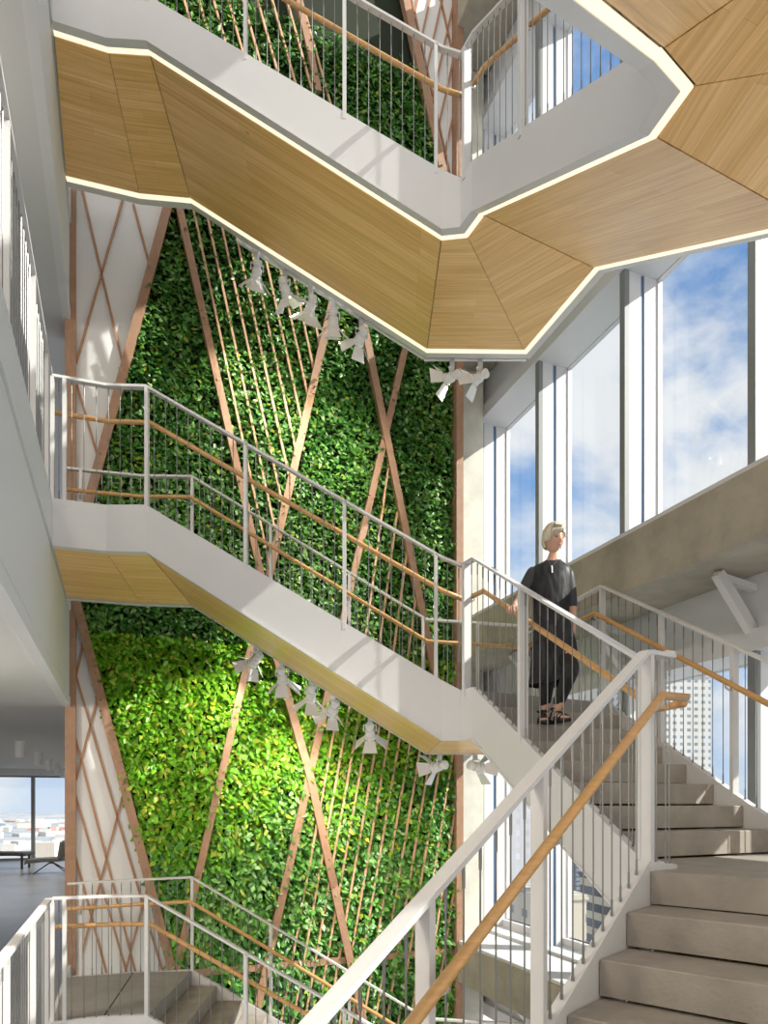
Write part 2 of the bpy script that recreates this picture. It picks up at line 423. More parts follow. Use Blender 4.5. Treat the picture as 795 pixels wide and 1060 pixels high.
# ------------------------------------------------------------------ green wall
def on_wall(px, py, Yp=WY):
    r = (px-397.5)/708.0
    tx = (S + Cc*r)/(Cc - S*r)                        # X/Y of the ray
    X = tx*Yp; d = S*X + Cc*Yp
    return X, (832-py)*d/708.0
XL, XR = on_wall(71, 800)[0], on_wall(471, 800)[0]
ZB, ZT = -5.2, 12.5
bm = NB(); rbox(bm, XL, XR, WY+.02, WY+.30, ZB, ZT); struct('wall_green', bm, DARK)
pt = lambda px, py: Vector(on_wall(px, py))
PANELS = {
 'upper_left': [pt(80, 100), pt(206, 100), pt(173, 222), pt(97, 505), pt(74, 592), pt(72, 600), pt(72, 100)],
 'lower_left': [pt(72, 610), pt(79, 625), pt(178, 1005), pt(178, 1016), pt(72, 1022)],
 'upper_right': [pt(468, 245), pt(352, -290), pt(473, -290)],
}
def inpoly(x, z, poly):
    c = False; j = len(poly)-1
    for i in range(len(poly)):
        a, b = poly[i], poly[j]
        if (a.y > z) != (b.y > z) and x < (b.x-a.x)*(z-a.y)/(b.y-a.y)+a.x: c = not c
        j = i
    return c
def clipseg(p, q, poly, N=400):
    ins = [k/N for k in range(N+1) if inpoly(*(p+(q-p)*k/N), poly)]
    if len(ins) < 4: return None
    return p+(q-p)*ins[0], p+(q-p)*ins[-1]
def wbar(bm, a, b, w, y0, y1):                         # board lying on the wall plane between (X,z) points
    d = (b-a).normalized(); n_ = Vector((-d.y, d.x))*w/2
    vs = []
    for y in (y0, y1):
        for q in (a-n_, b-n_, b+n_, a+n_): vs.append(bm.verts.new(W(q.x, y, q.y)))
    for f in ((0, 1, 2, 3), (7, 6, 5, 4), (0, 4, 5, 1), (1, 5, 6, 2), (2, 6, 7, 3), (3, 7, 4, 0)): bm.faces.new([vs[k] for k in f])
root = thing('lattice_panel', 'tall white tapering panel with crossed brown strips, upper left of the green wall', 'wall panel', W(XL, WY-.05, 3))
root2 = thing('lattice_panel', 'white tapering panel with crossed brown strips above the lowest landing', 'wall panel', W(XL, WY-.05, -1.9))
root3 = thing('lattice_panel', 'white lattice panel at the top beside the upper landing', 'wall panel', W(XR, WY-.05, 6))
def wpoly(bm, poly, y0, y1):
    a = [bm.verts.new(W(p.x, y0, p.y)) for p in poly]; b = [bm.verts.new(W(p.x, y1, p.y)) for p in poly]
    bm.faces.new(a); bm.faces.new(b[::-1])
    for i in range(len(a)): bm.faces.new((a[i], a[(i+1) % len(a)], b[(i+1) % len(a)], b[i]))
lat = {
 'upper_left': [((85, 199), (127, 380)), ((127, 211), (79, 380)), ((138, 216), (154, 276)), ((76, 388), (110, 505))],
}
for key, rt in (('upper_left', root), ('lower_left', root2), ('upper_right', root3)):
    poly = PANELS[key]
    bm = NB(); wpoly(bm, poly, WY-.05, WY+.015); link('panel_board', bm, PANELW, rt)
    segs = []
    if key == 'upper_left':
        for a, b in lat[key]: segs.append((pt(*a), pt(*b)))
    elif key == 'lower_left':
        for a, b in (((62, 700), (142, 1012)), ((66, 780), (133, 1012)), ((76, 690), (170, 1012)), ((66, 840), (112, 1012)), ((110, 690), (79, 808)), ((128, 820), (84, 990)), ((156, 905), (128, 1012)), ((93, 640), (74, 722))):
            segs.append((pt(*a), pt(*b)))
    else:
        for k in range(14):
            segs.append((pt(395+k*12.5, -290), pt(395+k*12.5-118, 250)))
        for k in range(6):
            segs.append((pt(360+k*30, -290), pt(360+k*30+118, 250)))
    for a, b in segs:
        c = clipseg(a, b, poly)
        if not c: continue
        bm = NB(); wbar(bm, c[0], c[1], .024, WY-.075, WY-.045); link('lattice_strip', bm, LATT, rt)
# frame + planks
fr = thing('green_wall_frame', 'brown timber planks and strips laid over the plants of the green wall', 'wall frame', W(1.5, WY-.1, -1.9))
def plank(px0, px1, w=.105, y=WY-.15, d=.09, m=BROWN, nm='plank'):
    bm = NB(); wbar(bm, pt(*px0), pt(*px1), w, y, y+d); return link(nm, bm, m, fr)
bm = NB(); rbox(bm, XL-.03, XL+.085, WY-.14, WY+.33, ZB, ZT); link('side_trim', bm, BROWN, fr)
bm = NB(); rbox(bm, XR-.075, XR+.03, WY-.2, WY+.05, ZB, ZT); link('side_trim', bm, BROWN, fr)
plank((212, 80), (172, 226), .10); plank((172, 226), (73, 596), .10)
plank((76, 612), (180, 1012), .10)
plank((410, -20), (466, 240), .11)
plank((184, 220), (270, 606), .085)
plank((348, 290), (275, 605), .095); plank((368, 320), (448, 712), .095, WY-.17); plank((424, 330), (348, 662), .085)
plank((262, 655), (179, 1012), .085)
plank((276, 655), (319, 808), .10, WY-.17); plank((319, 808), (378, 1080), .10, WY-.17)
plank((350, 660), (260, 1060), .095)
plank((178, 1007), (470, 982), .085, WY-.13)
plank((298, -30), (327, 105), .085); plank((175, 1012), (168, 1090), .09)
# thin strips
def strip(p0, p1): 
    bm = NB(); wbar(bm, pt(*p0), pt(*p1), .026, WY-.13, WY-.10); link('strip', bm, THIN, fr)
def xcut(a, b, y): return a[0]+(b[0]-a[0])*(y-a[1])/(b[1]-a[1])
for k in range(9):                                     # fan on the upper left
    x0, y0 = 193+14.6*k, 215+9.5*k
    sl = .225+.004*k
    yy = y0
    while yy < 640 and x0+(yy-y0)*sl < xcut((348, 290), (275, 605), yy)-4: yy += 4
    if yy-y0 > 20: strip((x0, y0-20), (x0+(yy-y0)*sl, yy))
for k in range(7):                                     # under the crossing of the upper planks
    x0 = 401+9.2*k; y0 = 470+k*46
    if y0 > 735: break
    strip((x0, y0), (x0-(735-y0)*.135, 735))
for k in range(15):                                    # long slanting strips on the lower wall
    x1 = 344+11.4*k; y1 = 752; sl = .182-.002*k
    ytop = 700+max(0, (x1-440))*.1; ybot = 1100
    y = ytop
    while y < ybot and x1-(y-y1)*sl > 470: y += 4
    y2 = ybot
    if x1-(y2-y1)*sl < xcut((350, 660), (260, 1060), y2):
        pass
    strip((x1-(y-y1)*sl, y), (x1-(y2-y1)*sl, y2))
for k in range(9):                                     # top of the green wall
    x0 = 170+15*k; strip((x0, -60), (x0+.28*200, 140))

def foliage():
    rng = np.random.default_rng(3)
    N = 98000
    X = rng.uniform(XL+.02, XR-.03, N); Z = rng.uniform(ZB+1.4, ZT-2.4, N)
    keep = np.ones(N, bool)
    for poly in PANELS.values():
        px = np.array([p.x for p in poly]); pz = np.array([p.y for p in poly]); c = np.zeros(N, bool); j = len(poly)-1
        for i in range(len(poly)):
            cond = ((pz[i] > Z) != (pz[j] > Z)) & (X < (px[j]-px[i])*(Z-pz[i])/(pz[j]-pz[i]+1e-9)+px[i]); c ^= cond; j = i
        keep &= ~c
    X = X[keep]; Z = Z[keep]; N = len(X)
    # clumps in depth
    def fbm(x, z, s, seed):
        r = np.random.default_rng(seed); v = np.zeros_like(x)
        for o in range(5):
            a = r.uniform(0, 6.28); k = s*(1.7**o); ph = r.uniform(0, 6.28, 2)
            v += np.sin((x*np.cos(a)+z*np.sin(a))*k+ph[0]+1.7*np.sin((x*np.sin(a)-z*np.cos(a))*k*.8+ph[1]))/(1.25**o)
        return v/2.6
    cl = fbm(X, Z, 5.5, 1); sp = fbm(X, Z, 1.6, 5)
    base_y = WY - .02 - rng.random(N)**1.6*.10 - np.clip(cl, -1, 1)*.035
    # px/py-free zones: the species band changes with height of the wall
    zlow = Z < (F0-.55)                                # below the middle flight: light pothos; above: dark ivy
    light = np.where(zlow, np.clip((Z-(-1.0)+.45*fbm(X, Z, 1.1, 9)-(X-1.2)*.25)/1.0, 0, 1), 0)
    size = np.where(zlow, rng.uniform(.075, .12, N), rng.uniform(.06, .10, N))
    tilt = rng.normal(.45, .38, N); roll = rng.normal(0, .75, N); yaw = rng.normal(0, .55, N)
    # leaf template, tip down; y towards the viewer is -Y room
    T = np.array([[0, 0, 0], [.24, .015, -.26], [.27, .02, -.48], [.13, .0, -.80], [0, -.05, -1.0], [-.13, .0, -.80], [-.27, .02, -.48], [-.24, .015, -.26], [0, -.07, -.5]])
    V = T[None]*size[:, None, None]; V = np.repeat(V, 1, 0)
    def rot(V, ang, ax):
        c, s = np.cos(ang)[:, None], np.sin(ang)[:, None]; o = V.copy(); a, b = [(1, 2), (2, 0), (0, 1)][ax]
        o[..., a] = V[..., a]*c - V[..., b]*s; o[..., b] = V[..., a]*s + V[..., b]*c; return o
    V = rot(V, roll, 1); V = rot(V, -tilt, 0); V = rot(V, yaw, 2)
    V[..., 0] += X[:, None]; V[..., 1] += base_y[:, None]; V[..., 2] += Z[:, None]
    out = np.empty_like(V)
    out[..., 0] = Cc*V[..., 0]-S*V[..., 1]; out[..., 1] = S*V[..., 0]+Cc*V[..., 1]; out[..., 2] = V[..., 2]
    quads = np.array([[0, 1, 2, 8], [8, 2, 3, 4], [8, 4, 5, 6], [8, 6, 7, 0]])
    nv = 9; idx = (np.arange(N)*nv)[:, None, None]+quads[None]
    me = bpy.data.meshes.new('climbing_foliage')
    me.vertices.add(N*nv); me.vertices.foreach_set('co', out.reshape(-1))
    nf = N*4; me.loops.add(nf*4); me.polygons.add(nf)
    me.loops.foreach_set('vertex_index', idx.reshape(-1).astype(np.int32))
    me.polygons.foreach_set('loop_start', np.arange(0, nf*4, 4, dtype=np.int32))
    me.polygons.foreach_set('use_smooth', np.ones(nf, bool))
    me.update(calc_edges=True)
    dark = np.array([.032, .14, .022]); mid = np.array([.12, .32, .045]); lit = np.array([.17, .46, .018]); yel = np.array([.40, .52, .04]); ivy = np.array([.24, .42, .15])
    u = rng.random(N)
    c = dark+(mid-dark)*np.clip(u+sp*.35, 0, 1.2)[:, None]
    iv = (rng.random(N) < .10+.12*(sp > .1)); c[iv] = ivy*rng.uniform(.7, 1.2, (iv.sum(), 1))
    yl = (rng.random(N) < .04+.10*(fbm(X, Z, 2.3, 21) > .5)); c[yl] = yel*rng.uniform(.4, .8, (yl.sum(), 1))
    lc = lit*rng.uniform(.6, 1.15, (N, 1)); y2 = rng.random(N) < .22; lc[y2] = yel*rng.uniform(.7, 1.1, (y2.sum(), 1))
    m_ = (rng.random(N) < light)[:, None]; c = np.where(m_, lc, c)
    c = np.where((zlow & ~m_[:, 0])[:, None], c*1.25, c)
    at_ = me.attributes.new('leafcol', 'FLOAT_COLOR', 'POINT')
    cc = np.ones((N, nv, 4)); cc[..., :3] = c[:, None, :]; at_.data.foreach_set('color', cc.reshape(-1).astype(np.float32))
    me.materials.append(LEAF)
    o = bpy.data.objects.new('climbing_foliage', me); COL.objects.link(o)
    tag(o, 'dense mixed green leaves covering the tall living wall behind the stairs', 'plants', kind='stuff')
foliage()

# ------------------------------------------------------------------ concrete column, end wall, window wall
bm = NB(); rbox(bm, 4.62, 4.98, 8.95, 9.5, -5.5, 12.5); bmesh.ops.bevel(bm, geom=bm.edges[:], offset=.012, segments=1, affect='EDGES')
tag(link('concrete_column', bm, COLM), 'pale concrete column between the green wall and the windows', 'column')
bm = NB(); rbox(bm, 4.36, 5.6, 9.5, 9.7, -5.5, 12.5); struct('wall_end', bm, WALLW)
fins = [9.12, 7.58, 5.96, 4.34, 2.72, 1.10, -.52, -2.14]
YN, YF = -3.2, 9.5
for k, lv in enumerate((-1, 0, 1, 2)):
    z = F0+lv*H
    bm = NB(); rbox(bm, 4.32, 5.04, YN, 8.95, z-.63, z-.10); bmesh.ops.bevel(bm, geom=bm.edges[:], offset=.012, segments=1, affect='EDGES')
    names = ['lowest concrete edge beam behind the rods at bottom', 'long concrete edge beam behind the woman, running to the right edge', 'upper concrete edge beam near the top landing', 'topmost concrete edge beam']
    tag(link('concrete_beam', bm, BEAM), names[k], 'beam')
    bm = NB(); rbox(bm, 5.04, 5.5, YN, YF, z-1.2, z-.02); rbox(bm, 4.34, 5.04, YN, 8.95, z-.10, z-.06); struct('wall_right_%d' % (k+1), bm, WALLW)
    bm = NB(); rbox(bm, 4.97, 5.04, YN, YF, z-1.28, z-1.10); rbox(bm, 5.38, 5.5, YN, YF, z-.02, z+.08); rbox(bm, 5.04, 5.5, YN, YF, z-1.28, z-1.2); struct('trim_%d' % (k+20), bm, FINW)
    for j, Y in enumerate(fins[:5]):
        if k == 3: break
        root_ = thing('wall_bracket', '', 'bracket', W(5.02, Y, z-.95))
        bm = NB(); bar(bm, W(4.62, Y, z-.66), W(5.0, Y, z-1.10), .09, .07, W(0, 1)); link('diagonal_plate', bm, WHITE, root_)
        bm = NB(); bar(bm, W(4.60, Y, z-.68), W(5.04, Y, z-.74), .06, .05, W(0, 1)); link('arm', bm, WHITE, root_)
        root_['_k'] = (k, j)
        where = ['below the lowest beam', 'under the long beam behind the woman', 'under the upper beam near the top'][k]
        ords = ['farthest, next to the column', 'second from the column', 'third from the column', 'fourth from the column', 'fifth from the column'][j]
        root_['label'] = 'white steel angle bracket %s, %s' % (where, ords); del root_['_k']
wi = 2
for lv in (-1, 0, 1):
    z0, z1 = F0+lv*H-.02, F0+(lv+1)*H-1.24
    for j in range(len(fins)-1):
        Y1, Y0 = fins[j], fins[j+1]
        bm = NB(); rbox(bm, 5.44, 5.5, Y0, Y0+.05, z0, z1); rbox(bm, 5.44, 5.5, Y1-.05, Y1, z0, z1); rbox(bm, 5.44, 5.5, Y0, Y1, z0, z0+.10); rbox(bm, 5.44, 5.5, Y0, Y1, z1-.05, z1)
        w_ = struct('window_%d' % wi, bm, FINW); wi += 1
        bm = NB(); rbox(bm, 5.466, 5.474, Y0+.05, Y1-.05, z0+.1, z1-.05); link('pane', bm, GLASS, w_)
    for j, Y in enumerate(fins):
        bm = NB(); rbox(bm, 5.06, 5.22, Y-.035, Y+.035, z0, z1); rbox(bm, 5.27, 5.5, Y-.035, Y+.035, z0, z1)
        f_ = struct('trim_%d' % (40+wi*10+j), bm, FINW)
        bm = NB(); rbox(bm, 5.0, 5.06, Y-.04, Y+.04, z0, z1); link('window_mullion_face', bm, FRAMED, f_)
        bm = NB(); rbox(bm, 5.22, 5.27, Y-.02, Y+.02, z0, z1); link('mullion_gap', bm, FINB, f_)

# ------------------------------------------------------------------ track lights
def track_head(px, dzl, aim, lab, grp, drop=.10):
    y = 7.69; x = (px-397.5)*y/708
    # height of soffit edge at x
    if x < .47: zs_ = (F0-SB)+((L1-SB)-(F0-SB))*(x+2.12)/2.59
    else: zs_ = L1-SB
    zs_ += dzl*H
    t = thing('track_spotlight', lab, 'spotlight', (x, y, zs_+.02), grp)
    bm = NB(); bar(bm, (x, y, zs_+.03), (x, y, zs_-drop), .045, .05, Vector((1, 0, 0))); link('adapter', bm, GREYB, t)
    c = Vector((x, y, zs_-drop-.07)); a = Vector(aim).normalized()
    side = a.cross(Vector((0, 0, 1))).normalized(); up = side.cross(a)
    bm = NB(); tube(bm, [c+side*.07, c+side*.07+Vector((0, 0, .07)), c-side*.07+Vector((0, 0, .07)), c-side*.07], .010, 6); link('yoke', bm, LAMPW, t)
    bm = NB(); tube(bm, [c-a*.10, c-a*.085, c-a*.08, c-a*.05, c-a*.045, c-a*.02, c-a*.015, c+a*.05, c+a*.055, c+a*.09], [.035, .05, .05, .05, .04, .04, .055, .055, .066, .066], 16); lb_ = link('lamp_body', bm, LAMPW, t)
    bm = NB(); tube(bm, [c+a*.086, c+a*.0915], .055, 16); link('lens', bm, LENS, lb_)
    f0 = c+a*.09
    for s_, w0, w1, ln in ((side, .11, .17, .15), (-side, .11, .17, .15), (up, .11, .17, .14), (-up, .11, .17, .14)):
        tng = s_.cross(a).normalized(); p0 = f0+s_*.066; p1 = p0+(a*.62+s_*.70).normalized()*ln; nn = (p1-p0).cross(tng).normalized()*.003
        bm = NB(); vs = [bm.verts.new(q+o_) for o_ in (nn, -nn) for q in (p0-tng*w0/2, p0+tng*w0/2, p1+tng*w1/2, p1-tng*w1/2)]
        for f in ((0, 1, 2, 3), (7, 6, 5, 4), (0, 4, 5, 1), (1, 5, 6, 2), (2, 6, 7, 3), (3, 7, 4, 0)): bm.faces.new([vs[k] for k in f])
        link('barn_door', bm, LAMPW, lb_)
    ld = bpy.data.lights.new('spot', 'SPOT'); ld.energy = SPOT_E; ld.color = (1, .9, .74); ld.spot_size = math.radians(75); ld.spot_blend = .6; ld.shadow_soft_size = .04
    lo = bpy.data.objects.new('spot_lamp', ld); COL.objects.link(lo); lo.location = c+a*.10; lo.rotation_euler = a.to_track_quat('-Z', 'Y').to_euler()
SPOT_E = 75
FILL_K = 1.0
ordn = ['first, highest up the slope', 'second down the slope', 'third down the slope', 'fourth down the slope', 'fifth down the slope', 'left one of the pair by the column', 'right one of the pair by the column']
aims = [(-.25, .6, -.8), (.3, .5, -.85), (-.3, .5, -.7), (-.05, .45, -.8), (-.35, .55, -.35), (-.8, .45, -.1), (-.75, .5, -.2)]
aims0 = [(-.6, .6, -.5), (.05, .55, -.7), (-.15, .5, -.85), (-.35, .55, -.6), (.05, .6, -.75), (-.8, .45, -.2), (.8, .45, -.15)]
for px, a, od in zip((266, 295, 322, 345, 374, 468, 497), aims, ordn):
    track_head(px, 1, a, 'white barn-door track spotlight under the upper flight, '+od, 'track spotlights under the upper flight')
for px, a, od in zip((265, 292, 322, 345, 383, 455, 492), aims0, ordn):
    track_head(px, 0, a, 'white barn-door track spotlight under the middle flight, '+od, 'track spotlights under the middle flight', .06)
for lv, nm in ((1, 'upper'), (0, 'middle')):
    bm = NB(); y = 7.69
    def zz(x): return (F0-SB)+((L1-SB)-(F0-SB))*(x+2.12)/2.59 + lv*H if x < .47 else L1-SB+lv*H
    tb = (245-397.5)*y/708
    bar(bm, (tb, y, zz(tb)+.03), (.45, y, zz(.45)+.03), .035, .03); bar(bm, (.45, y, zz(.5)+.03), (1.6, y, zz(1)+.03), .035, .03)
    tag(link('light_track', bm, LAMPW), 'thin white lighting track along the far edge of the %s flight' % nm, 'light track')

# ------------------------------------------------------------------ downlights, seats in the far room
dl = [(-6.49, 12.2), (-7.45, 14.75), (-8.37, 17.1), (-9.27, 19.4), (-10.05, 21.4), (-5.55, 9.8)]
dn = ['nearest in the lower room', 'second in the lower room row', 'third in the lower room row', 'fourth in the lower room row', 'farthest of the lower room row', 'out of the row by the edge']
for (x, y), nm in zip(dl[:5], dn):
    z = F0-1.46
    t = thing('ceiling_downlight', 'white cylinder ceiling light, '+nm, 'ceiling light', (x, y, z), 'surface downlights in the lower room')
    bm = NB(); tube(bm, [(x, y, z), (x, y, z-.20)], .080, 20); hs_ = link('housing', bm, LAMPW, t)
    bm = NB(); tube(bm, [(x, y, z-.20), (x, y, z-.21), (x, y, z-.211), (x, y, z-.29)], [.074, .074, .080, .080], 20); link('trim_ring', bm, LAMPW, hs_)
    ld = bpy.data.lights.new('downlight', 'SPOT'); ld.energy = 160; ld.color = (1, .9, .78); ld.spot_size = math.radians(120); ld.spot_blend = .8; ld.shadow_soft_size = .06
    lo = bpy.data.objects.new('downlight_lamp', ld); COL.objects.link(lo); lo.location = (x, y, z-.31)
CHF = mat('chair_felt', (.10, .10, .10), .9, var=.1, vscale=30); CHL = mat('chair_leg', (.02, .02, .02), .4)
def lounge(px, d, lab, rz):
    x = (px-397.5)*d/708; t = thing('lounge_chair', lab, 'chair', (x, d, fl))
    R = Matrix.Rotation(rz, 4, 'Z')
    def P(a, b, c): return Vector((x, d, fl)) + (R @ Vector((a, b, c)))
    bm = NB()
    def sheet(prof, w, th):
        rows = []
        for a, c in prof:
            rows.append([(a, -w/2, c), (a, w/2, c), (a, w/2, c-th), (a, -w/2, c-th)])
        vv = [[bm.verts.new(P(*q)) for q in r] for r in rows]
        for r, s in zip(vv, vv[1:]):
            for k in range(4): bm.faces.new((r[k], r[(k+1) % 4], s[(k+1) % 4], s[k]))
        bm.faces.new(vv[0][::-1]); bm.faces.new(vv[-1])
    sheet([(-.62, .34), (-.58, .375), (-.2, .40), (.2, .41), (.34, .43), (.40, .46)], .62, .09)
    link('seat', bm, CHF, t, False)
    bm = NB()
    segs = 9; vv = []
    for k in range(segs+1):
        an = math.radians(-75+150*k/segs)
        px_, py_ = .12+.34*math.cos(an)*.95, .36*math.sin(an)
        for q in ((px_, py_, .40), (px_+.05, py_*1.05, .84), (px_-.05, py_*.88, .84), (px_-.07, py_*.82, .40)): pass
        vv.append([bm.verts.new(P(px_, py_, .40)), bm.verts.new(P(px_+.07, py_*1.05, .84)), bm.verts.new(P(px_+.01, py_*.9, .84)), bm.verts.new(P(px_-.06, py_*.84, .40))])
    for r, s in zip(vv, vv[1:]):
        for k in range(4): bm.faces.new((r[k], r[(k+1) % 4], s[(k+1) % 4], s[k]))
    bm.faces.new(vv[0][::-1]); bm.faces.new(vv[-1]); link('backrest', bm, CHF, t)
    for a, b in ((-.42, -.28), (-.42, .28), (.38, -.28), (.38, .28)):
        bm = NB(); tube(bm, [P(-.02, 0, .30), P(a, b, .012)], [.018, .013], 8); link('leg', bm, CHL, t)
    bm = NB(); tube(bm, [P(-.02, 0, .25), P(-.02, 0, .34)], .05, 12); link('hub', bm, CHL, t)
lounge(54, 18.2, 'dark grey lounge chair with crossed legs on the polished floor of the lower room', .35)
x, d = (12-397.5)*19.5/708, 19.5
t = thing('bench', 'long low dark bench left of the grey lounge chair', 'bench', (x, d, fl))
bm = NB(); bar(bm, (x-1.0, d, fl+.42), (x+.52, d, fl+.42), .6, .10); bmesh.ops.bevel(bm, geom=bm.edges[:], offset=.03, segments=2, affect='EDGES'); link('seat', bm, CHF, t)
for a in (-.9, .40):
    for b in (-.2, .2):
        bm = NB(); bar(bm, (x+a, d+b, fl), (x+a, d+b, fl+.38), .05, .05); link('leg', bm, CHL, t)

# ------------------------------------------------------------------ outside
def ground_mat():
    m = bpy.data.materials.new('city_ground'); m.use_nodes = True
    n = m.node_tree.nodes; l = m.node_tree.links; b = n['Principled BSDF']
    tc = n.new('ShaderNodeTexCoord'); v = n.new('ShaderNodeTexVoronoi'); v.inputs['Scale'].default_value = .02; l.new(tc.outputs['Object'], v.inputs['Vector'])
    no = n.new('ShaderNodeTexNoise'); no.inputs['Scale'].default_value = .0025; no.inputs['Detail'].default_value = 9; l.new(tc.outputs['Object'], no.inputs['Vector'])
    cr = n.new('ShaderNodeValToRGB'); l.new(no.outputs[0], cr.inputs[0])
    e = cr.color_ramp.elements; e[0].position = .38; e[0].color = (.13, .18, .24, 1); e[1].position = .62; e[1].color = (.40, .40, .40, 1)
    e.new(.5).color = (.22, .26, .31, 1)
    mx = n.new('ShaderNodeMix'); mx.data_type = 'RGBA'; mx.inputs[0].default_value = .5
    c2 = n.new('ShaderNodeValToRGB'); l.new(v.outputs['Color'], c2.inputs[0]); c2.color_ramp.elements[0].color = (.2, .24, .28, 1); c2.color_ramp.elements[1].color = (.60, .58, .56, 1)
    l.new(cr.outputs[0], mx.inputs[6]); l.new(c2.outputs[0], mx.inputs[7]); l.new(mx.outputs[2], b.inputs['Base Color']); b.inputs['Roughness'].default_value = 1
    return m
bm = NB(); bmesh.ops.create_circle(bm, cap_ends=True, segments=96, radius=7000)
for v in bm.verts: v.co.z = -80
o = struct('ground_outside', bm, ground_mat())
def facade(name, wall, glass, cw, ch, mort):
    m = bpy.data.materials.new(name); m.use_nodes = True
    n = m.node_tree.nodes; l = m.node_tree.links; b = n['Principled BSDF']
    tc = n.new('ShaderNodeTexCoord'); sx = n.new('ShaderNodeSeparateXYZ'); l.new(tc.outputs['Object'], sx.inputs[0])
    ad = n.new('ShaderNodeMath'); ad.operation = 'ADD'; l.new(sx.outputs[0], ad.inputs[0]); l.new(sx.outputs[1], ad.inputs[1])
    cb = n.new('ShaderNodeCombineXYZ'); l.new(ad.outputs[0], cb.inputs[0]); l.new(sx.outputs[2], cb.inputs[1])
    br = n.new('ShaderNodeTexBrick'); br.offset = 0; br.inputs['Scale'].default_value = 1; br.inputs['Brick Width'].default_value = cw; br.inputs['Row Height'].default_value = ch
    br.inputs['Mortar Size'].default_value = mort; br.inputs['Mortar Smooth'].default_value = 0
    br.inputs['Color1'].default_value = (*glass, 1); br.inputs['Color2'].default_value = (*[g*1.4 for g in glass], 1); br.inputs['Mortar'].default_value = (*wall, 1)
    l.new(cb.outputs[0], br.inputs['Vector']); l.new(br.outputs[0], b.inputs['Base Color']); b.inputs['Roughness'].default_value = .7
    return m
FT = facade('tower_facade', (.56, .56, .55), (.17, .20, .25), 2.1, 1.75, .5)
FD = facade('dark_facade', (.05, .06, .08), (.14, .17, .20), 3.0, 1.6, .3)
FC = facade('cream_facade', (.48, .44, .36), (.18, .18, .18), 5.0, 4.5, 1.5)
FP = facade('pale_facade', (.58, .58, .62), (.48, .50, .56), 3.2, 3.6, .9)
FB = facade('balcony_facade', (.45, .41, .33), (.06, .07, .09), 40, 3.4, .8)
ROOFM = mat('roof_plant_grey', (.45, .46, .48), .9)
def building(label, px0, px1, ytop, d, dep, m, yaw=.3):
    x0, x1 = (px0-397.5)*d/708, (px1-397.5)*d/708; zt = (832-ytop)*d/708; w = x1-x0
    t = thing('building', label, 'building', ((x0+x1)/2, d, -80))
    R = Matrix.Rotation(yaw, 3, 'Z'); c = Vector(((x0+x1)/2, d+dep/2, 0)); ww = w*.9
    def P(a, b): v = R @ Vector((a, b, 0)); return (c+v).xy
    bm = NB(); prism(bm, [P(-ww/2, -dep/2), P(ww/2, -dep/2), P(ww/2, dep/2), P(-ww/2, dep/2)], -80, zt); link('walls', bm, m, t)
    bm = NB(); prism(bm, [P(-ww/2-.3, -dep/2-.3), P(ww/2+.3, -dep/2-.3), P(ww/2+.3, dep/2+.3), P(-ww/2-.3, dep/2+.3)], zt, zt+.9); link('parapet', bm, m, t)
    bm = NB(); prism(bm, [P(-ww*.2, -dep*.2), P(ww*.25, -dep*.2), P(ww*.25, dep*.25), P(-ww*.2, dep*.25)], zt+.9, zt+3); link('roof_plant', bm, ROOFM, t)
building('white high-rise tower with rows of small windows seen through the right window', 640, 737, 700, 170, 26, FT, 0.12)
building('dark glass office tower seen between the rods', 588, 626, 846, 240, 14, FD, .2)
building('balconied beige block beside the dark tower', 622, 652, 912, 140, 12, FB, .25)
building('cream low building below the dark tower', 548, 604, 932, 120, 14, FC, .2)
building('pale hazy office block behind the lower window', 500, 562, 790, 210, 30, FP, .1)
building('grey blue block farther behind the pale office', 562, 590, 880, 300, 16, FD, .15)
# far city through the far room window
rb = random.Random(5)
FCITY = [mat('far_block_%d' % i, c, .9) for i, c in enumerate([(.52, .51, .50), (.34, .38, .44), (.62, .56, .5), (.45, .24, .2), (.3, .35, .42)])]
for k in range(60):
    d = rb.uniform(900, 3200); px = rb.uniform(-40, 72); x = (px-397.5)*d/708; w = rb.uniform(14, 60); h = rb.uniform(4, 14) if k % 9 else rb.uniform(14, 26)
    bm = NB(); a = rb.uniform(0, 1)
    R = Matrix.Rotation(a, 3, 'Z'); c = Vector((x, d, 0))
    prism(bm, [(c+R @ Vector(q)).xy for q in ((-w/2, -w/3, 0), (w/2, -w/3, 0), (w/2, w/3, 0), (-w/2, w/3, 0))], -80, -80+h)
    tag(link('distant_building', bm, FCITY[rb.randrange(5) if k % 2 else 0]), 'one of the tiny distant city buildings seen through the far window', 'building', 'distant city buildings')

# ------------------------------------------------------------------ woman
SKIN = mat('skin', (.62, .36, .26), .5, var=.05, vscale=20); HAIR = mat('silver_blonde_hair', (.62, .55, .42), .5, var=.25, vscale=60, stretch=(1, 1, .15))
DRESS = mat('charcoal_dress', (.030, .031, .036), .55, var=.25, vscale=7, bump=.15, bscale=14); PANTS = mat('black_trousers', (.008, .008, .009), .7); SHOE = mat('black_sandal', (.012, .012, .012), .5)
EYE = mat('eye_dark', (.05, .04, .035), .3); LIP = mat('lips', (.48, .17, .15), .4)
def skin_bm(pts, edges, rad, sub=2, root=0):
    me = bpy.data.meshes.new('tmp'); me.from_pydata([tuple(p) for p in pts], edges, [])
    o = bpy.data.objects.new('tmp', me); COL.objects.link(o)
    sk = o.modifiers.new('s', 'SKIN'); sk.use_smooth_shade = True
    for i, r in enumerate(rad):
        v = me.skin_vertices[0].data[i]; r2 = r if isinstance(r, tuple) else (r, r); v.radius = r2; v.use_root = (i == root)
    sb = o.modifiers.new('u', 'SUBSURF'); sb.levels = sub
    dg = bpy.context.evaluated_depsgraph_get(); dg.update(); ev = o.evaluated_get(dg); m2 = bpy.data.meshes.new_from_object(ev)
    bm = bmesh.new(); bm.from_mesh(m2); bpy.data.objects.remove(o); return bm
